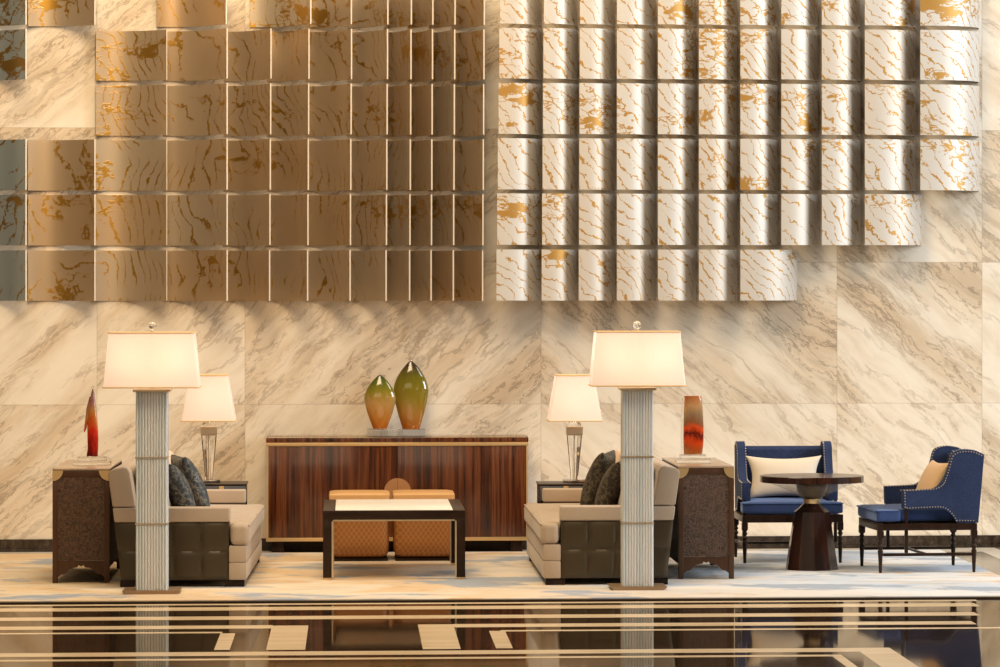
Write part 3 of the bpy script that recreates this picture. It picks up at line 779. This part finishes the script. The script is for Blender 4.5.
def table_lamp(px, zb_, label, pxc):
    y = EY + .27; loc = (X(px, y), y, zb_+.001)
    o = thing('table_lamp', label, 'lamp', loc, 0, 'table lamps on the end tables')
    s = F/(y+D)
    zz = lambda py: Z(py, px, y) - loc[2]
    b = new(); box(b, -.085, .085, -.085, .085, 0, .022, .003); obj('base', b, 'chrome', o, 'square nickel base')
    zc0, zc1 = zz(435), zz(426)
    b = new(); lathe(b, [(.030, .0225), (.032, .05), (.063, zc0-.001)], 8, rot=PI/8); obj('stem', b, 'glass', o, 'tapering clear crystal stem', smooth=20)
    b = new(); lathe(b, [(.006, .0226), (.006, zc0-.002)], 10); obj('rod', b, 'palebrass', o, 'metal rod inside the stem')
    b = new(); lathe(b, [(.082, zc0), (.086, zc0+.005), (.088, zc1-.006), (.084, zc1)], 4, rot=PI/4); obj('collar', b, 'palebrass', o, 'champagne metal collar', smooth=20)
    b = new(); lathe(b, [(.05, zc1+.001), (.052, zc1+.012), (.044, zc1+.030), (.025, zc1+.042), (.012, zc1+.052)], 20); obj('neck', b, 'glass', o, 'clear glass neck')
    b = new(); lathe(b, [(.006, zc1+.052), (.006, zz(378))], 8); obj('pole', b, 'brass', o)
    shade(o, 18.8/s, 26.4/s, 18.8/s, 26.4/s, zz(420.3), zz(375))
    b = new()
    for a_ in (0, PI/2, PI, 1.5*PI): tube(b, [(0, 0, zz(379)), (18.5/s*math.cos(a_), 18.5/s*math.sin(a_), zz(376.5))], .0025, 6)
    obj('shade_spider', b, 'brass', o)
    bulb(loc, (zz(420)+zz(375))/2-.03, 0, .75)
    return o
table_lamp(209, ez1, 'crystal table lamp with lit cream shade on the left end table', 0)
table_lamp(574.3, ez2, 'crystal table lamp with lit cream shade on the right end table', 0)

# ------------------------------------------------------------------ floor lamps
def floor_lamp(label, pxc, pbase, pst, psb, sx0, sx1):
    yf = Yg(pxc, pbase); y = yf + .17; x = X(pxc, y); loc = (x, y, G)
    o = thing('floor_lamp', label, 'lamp', loc, 0, 'tall crystal floor lamps')
    zz = lambda py: Z(py, pxc, y) - G
    b = new(); prism(b, [(-.165, .0), (-.190, .016), (-.190, .022), (.190, .022), (.190, .016), (.165, .0)], -.17, .17, 'y')
    obj('base', b, 'bronze', o, 'flat bronze base plate')
    zc = zz(psb + 4.8)
    hw = .095; n_ = 11; r_ = .0093
    rods = set()
    for i in range(n_):
        q = -hw + 2*hw*i/(n_-1)
        for p_ in ((q, -hw), (q, hw), (-hw, q), (hw, q)): rods.add((round(p_[0], 4), round(p_[1], 4)))
    first = None
    for p_ in sorted(rods):
        if first is None:
            b = new(); lathe(b, [(r_, .023), (r_, zc)], 12); first = q_ = obj('glass_rod', b, 'rod', o)
        else:
            q_ = first.copy(); COL.objects.link(q_); q_.parent = o
        q_.location = (p_[0], p_[1], 0)
    b = new(); lathe(b, [(.014, .023), (.014, zc)], 12); obj('pole', b, 'chrome', o, 'metal pole inside the rods')
    for py in (pst + 124.5, pst + 190.5):
        z = zz(py); b = new()
        prs = [(-.118, -.118, .118, -.1045), (-.118, .1045, .118, .118)]
        box(b, -.108, .108, -.108, -.1045, z-.005, z+.005); box(b, -.108, .108, .1045, .108, z-.005, z+.005)
        box(b, -.108, -.1045, -.1045, .1045, z-.005, z+.005); box(b, .1045, .108, -.1045, .1045, z-.005, z+.005)
        obj('band', b, 'palebrass', o, 'thin metal band round the rods')
    b = new(); box(b, -.122, .122, -.122, .122, zc+.001, zc+.020, .002); obj('cap', b, 'palebrass', o, 'champagne metal cap')
    s = F/(y+D); m = (sx0+sx1)/2
    z0, z1 = zz(psb), zz(pst)
    b = new(); lathe(b, [(.022, zc+.0205), (.018, zc+.03), (.007, zc+.045), (.007, z1+.006), (.012, z1+.010)], 14); obj('neck', b, 'palebrass', o)
    shade(o, .282, .315, .16, .185, z0, z1)
    b = new()
    for a_ in (-1, 1):
        tube(b, [(0, 0, z1-.004), (a_*.277, 0, z1-.004)], .003, 6); tube(b, [(0, 0, z1-.004), (0, a_*.157, z1-.004)], .003, 6)
    obj('shade_spider', b, 'brass', o)
    b = new(); ball(b, .029, (0, 0, z1+.044), 18); lathe(b, [(.010, z1+.0101), (.008, z1+.016)], 10); obj('finial', b, 'glass', o, 'clear glass ball finial')
    for dx in (-.15, .15): bulb(loc, (z0+z1)/2, dx, .8)
    return o
floor_lamp('crystal rod floor lamp with wide lit shade before the left sofa', 152.3, 594.3, 332.6, 387, 102, 199.3)
floor_lamp('crystal rod floor lamp with wide lit shade before the right sofa', 637, 590.3, 331.6, 385.3, 588, 683)

# ------------------------------------------------------------------ blue armchairs
def curve(pts, n_=8):
    out = []; P_ = [Vector((p[0], p[1], 0)) for p in pts]
    for i in range(len(P_)-1):
        p0, p1, p2, p3 = P_[max(i-1,0)], P_[i], P_[i+1], P_[min(i+2, len(P_)-1)]
        for k in range(n_):
            t = k/n_
            q = .5*((2*p1) + (p2-p0)*t + (2*p0-5*p1+4*p2-p3)*t*t + (3*p1-p0-3*p2+p3)*t**3)
            out.append((q.x, q.y))
    out.append((P_[-1].x, P_[-1].y)); return out
def armchair(label, loc, rz):
    o = thing('armchair', label, 'chair', loc, rz, 'blue wing armchairs')
    hw = .355; f = -.34; W2 = .358                  # leg centres and outer half width; y = depth, front is negative
    d2 = lambda d, z: (d - .34, z)
    front = curve([(.160, .585), (.30, .590), (.395, .600), (.455, .655), (.50, .755), (.525, .84), (.565, .868), (.62, .878)], 6)
    top = curve([(.62, .878), (.69, .870), (.755, .840)], 5)
    back = [(.735, .60), (.712, .352)]
    low = curve([(.555, .352), (.525, .40), (.47, .443), (.40, .455), (.165, .455)], 6)
    outline = [d2(*p_) for p_ in front + top[1:] + back + low]
    for sg in (-1, 1):
        b = new(); xa, xb = (W2-.062, W2) if sg > 0 else (-W2, -W2+.062)
        prism(b, outline, xa, xb, 'x', .018, 4); w_ = obj('wing', b, 'navy', o)
        b = new(); edge = [d2(*p_) for p_ in front + top[1:]]
        edge2 = [d2(*p_) for p_ in low] + [d2(.16, .585)]
        xo_ = sg*(W2+.0005)
        pth = [(xo_ - sg*.004, y_, z_) for y_, z_ in edge]
        L_ = 0; last = None
        for path, xx in ((edge, sg*(W2+.001)), (edge2, sg*(W2+.001)), ([d2(.56,.355), d2(.70,.355)], sg*(W2+.001)), (edge, sg*(W2-.061))):
            acc = 0; pv = None
            for q_ in path:
                q_ = Vector(q_)
                if pv is not None:
                    seg_ = (q_-pv).length; acc_ = 0
                    while acc + acc_ < seg_:
                        pp = pv + (q_-pv)*((acc+acc_)/seg_) if seg_ > 1e-6 else q_
                        cen = Vector((.5-.34, .6)); dirc = (cen-pp).normalized()*.016 if path is not low else Vector((0, 0))
                        if xx*sg < W2: dirc = Vector((0, 0))
                        ball(b, .0048, (xx, pp.x+dirc.x, pp.y+dirc.y) if xx*sg >= W2 else (xx-sg*.001, pp.x+.0, pp.y-.0), 6); acc_ += .021
                    acc = acc + acc_ - seg_
                pv = q_
        obj('nailhead_trim', b, 'nail', w_, 'row of small brass nailheads')
    b = new(); prism(b, [d2(.60, .36), d2(.615, .820), d2(.655, .843), d2(.73, .828), d2(.750, .79), d2(.705, .36)], -W2+.063, W2-.063, 'x', .012, 3)
    bk = obj('backrest', b, 'navy', o)
    b = new()
    for i in range(36): ball(b, .0045, (-W2+.075+(2*W2-.15)*i/35, .32, .840), 6)
    obj('nailhead_trim', b, 'nail', bk, 'row of small brass nailheads')
    b = new(); soft(b, -W2+.064, W2-.064, -.36, .262, .362, .455, 5, .12, 12)
    soft(b, -.374, .374, -.375, -.190, .362, .452, 5, .06, 10); c = obj('seat_cushion', b, 'bluevelvet', o)
    b = new(); zz = .440
    tube(b, [(-.372, -.20, zz), (-.372, -.368, zz), (-.364, -.376, zz), (.364, -.376, zz), (.372, -.368, zz), (.372, -.20, zz)], .005, 6)
    obj('piping', b, 'bluevelvet', c)
    b = new(); box(b, -hw-.02, hw+.02, -.36, -.325, .300, .358, .003); box(b, -hw-.02, hw+.02, .325, .36, .300, .350, .003)
    for sg in (-1, 1): box(b, sg*hw-.02, sg*hw+.02, -.325, .325, .302, .350, .003)
    box(b, -hw+.02, hw-.02, -.325, .325, .335, .350)
    obj('seat_frame', b, 'darkwood', o)
    for sx_ in (-1, 1):
        for sy_ in (-1, 1):
            b = new(); x_, y_ = sx_*hw, sy_*.34
            box(b, x_-.022, x_+.022, y_-.022, y_+.022, .245, .300, .003)
            lathe(b, [(.011, .0), (.0135, .06), (.017, .13), (.020, .158), (.013, .164), (.013, .170), (.020, .180), (.0205, .190), (.013, .200), (.012, .205), (.019, .215), (.019, .224), (.013, .232), (.020, .246)], 16, c=(x_, y_, 0))
            obj('leg', b, 'darkwood', o)
    for sg in (-1, 1):
        b = new(); box(b, sg*hw-.010, sg*hw+.010, -.322, .322, .118, .140, .003); obj('stretcher', b, 'darkwood', o)
        b = new(); box(b, sg*(W2-.016)-.012, sg*(W2-.016)+.012, .178-.34, .202-.34, .1405, .454, .003); obj('arm_post', b, 'darkwood', o)
    b = new(); box(b, -hw+.011, hw-.011, -.015, .005, .120, .138, .003); obj('stretcher', b, 'darkwood', o)
    return o
a1y = Yg(792, 563.0) + .34; a1x = (X(744.8, a1y-.34) + X(840.2, a1y-.34))/2
ch1 = armchair('blue wing armchair facing the camera behind the round table', (a1x, a1y, G), 0)
yn, yf2 = Yg(925, 572.6), Yg(907, 565.6)
a2y = (yn+yf2)/2 ; a2x = (X(879.5, yn) + X(973, yn))/2
ch2 = dup(ch1, (a2x-.012, a2y, G), -PI/2 + math.radians(3.2), 'blue wing armchair seen from the side at far right, facing left')

b = new(); pillow(b, .58, .335, .15, .17)
o = obj('lumbar_pillow', b, 'cream'); o.location = (a1x-.01, a1y+.135, G+.452+.160); o.rotation_euler = (math.radians(-14), 0, 0)
tag(o, 'cream lumbar pillow on the blue armchair facing the camera', 'pillow', 'lumbar pillows on the armchairs')
b = new(); pillow(b, .55, .35, .15, .10)
o = obj('lumbar_pillow', b, 'amberfab'); o.rotation_euler = (math.radians(-24), 0, -PI/2 + math.radians(4)); o.location = (a2x+.095, a2y, G+.452+.165)
tag(o, 'tan lumbar pillow on the armchair at far right', 'pillow', 'lumbar pillows on the armchairs')

# ------------------------------------------------------------------ round pedestal table
py_ = Yg(811, 571) + .19; pxw = X(811.8, py_)
pt = thing('pedestal_table', 'round dark wood pedestal table between the two blue armchairs', 'table', (pxw, py_, G))
zp = lambda p_: Z(p_, 812, py_) - G
b = new(); lathe(b, [(.368, zp(482.2)), (.376, zp(481.8)), (.376, zp(476)), (.372, zp(475.4))], 64); obj('tabletop', b, 'macassar', pt, smooth=40)
zn0, zn1 = zp(503.5), zp(498.5)
prof = [(.058, zn1+.001), (.085, zn1+.02), (.105, zn1+.05), (.112, zn1+.09), (.112, zp(482)-.001)]
b = new(); lathe(b, prof, 40); obj('bowl', b, 'darkwood', pt, 'dark rounded bowl under the top')
b = new(); lathe(b, [(.066, zn1+.006), (.30, zp(483.5)), (.296, zp(483.5)+.0), (.063, zn1+.010)], 48, cap=False); obj('cone', b, 'acrylic', pt, 'bronze tinted cone under the top', smooth=40)
b = new(); lathe(b, [(.058, zn0), (.060, zn0+.004), (.060, zn1-.002), (.056, zn1)], 32); obj('ring', b, 'brass', pt, 'brass neck ring')
b = new(); R8 = lambda r: r/math.cos(PI/10)
lathe(b, [(R8(.185), 0), (R8(.183), .01), (R8(.125), zp(511.5)), (R8(.118), zp(510.8)), (R8(.085), zp(507)), (R8(.062), zn0-.001)], 10, rot=PI/10)
obj('pedestal', b, 'macassar', pt, 'faceted tapering pedestal', smooth=12)

# ------------------------------------------------------------------ light
W_ = bpy.data.worlds.new('lobby_light'); S.world = W_; W_.use_nodes = True
bg = W_.node_tree.nodes['Background']; bg.inputs[0].default_value = (1, .82, .60, 1); bg.inputs[1].default_value = .07
def area(name, loc, target, size, watts, color, sy=None):
    l = bpy.data.lights.new(name, 'AREA'); l.energy = watts; l.color = color; l.size = size
    if sy: l.shape = 'RECTANGLE'; l.size_y = sy
    o = bpy.data.objects.new(name, l); COL.objects.link(o); o.location = loc
    o.rotation_euler = (Vector(target) - Vector(loc)).to_track_quat('-Z', 'Y').to_euler(); return o
area('window_daylight', (15.0, -7.0, 4.8), (2.6, 0, 1.8), 5, 2150, (.89, .96, 1.0), 5)
area('ceiling_wash_left', (-.9, -8.5, 9), (-2.2, 0, 1.2), 4, 830, (1, .71, .39))
area('panel_fill_light', (-3.5, -26, 5.6), (-2, 0, 3), 11, 330, (1, .80, .55), 4)  # unseen fill light added so the flat metal panels reflect something bright
area('ceiling_wash_middle', (.2, -8.5, 9), (.8, 0, 1.0), 4, 350, (1, .85, .66))
area('ceiling_wash_right', (9.5, -4.2, 8.5), (4.6, -.5, .5), 3, 420, (.97, .98, 1.0))
area('ceiling_downlight', (0, -2.6, 7.6), (0, -2.5, 0), 7, 500, (1, .79, .52), 1.2)

S.view_settings.view_transform = 'Standard'; S.view_settings.look = 'None'
S.view_settings.exposure = -0.5; S.view_settings.gamma = 1.0; S.view_settings.use_curve_mapping = False
S.cycles.use_denoising = True
S.cycles.max_bounces = 10; S.cycles.transmission_bounces = 8; S.cycles.glossy_bounces = 5
S.cycles.sample_clamp_indirect = 6
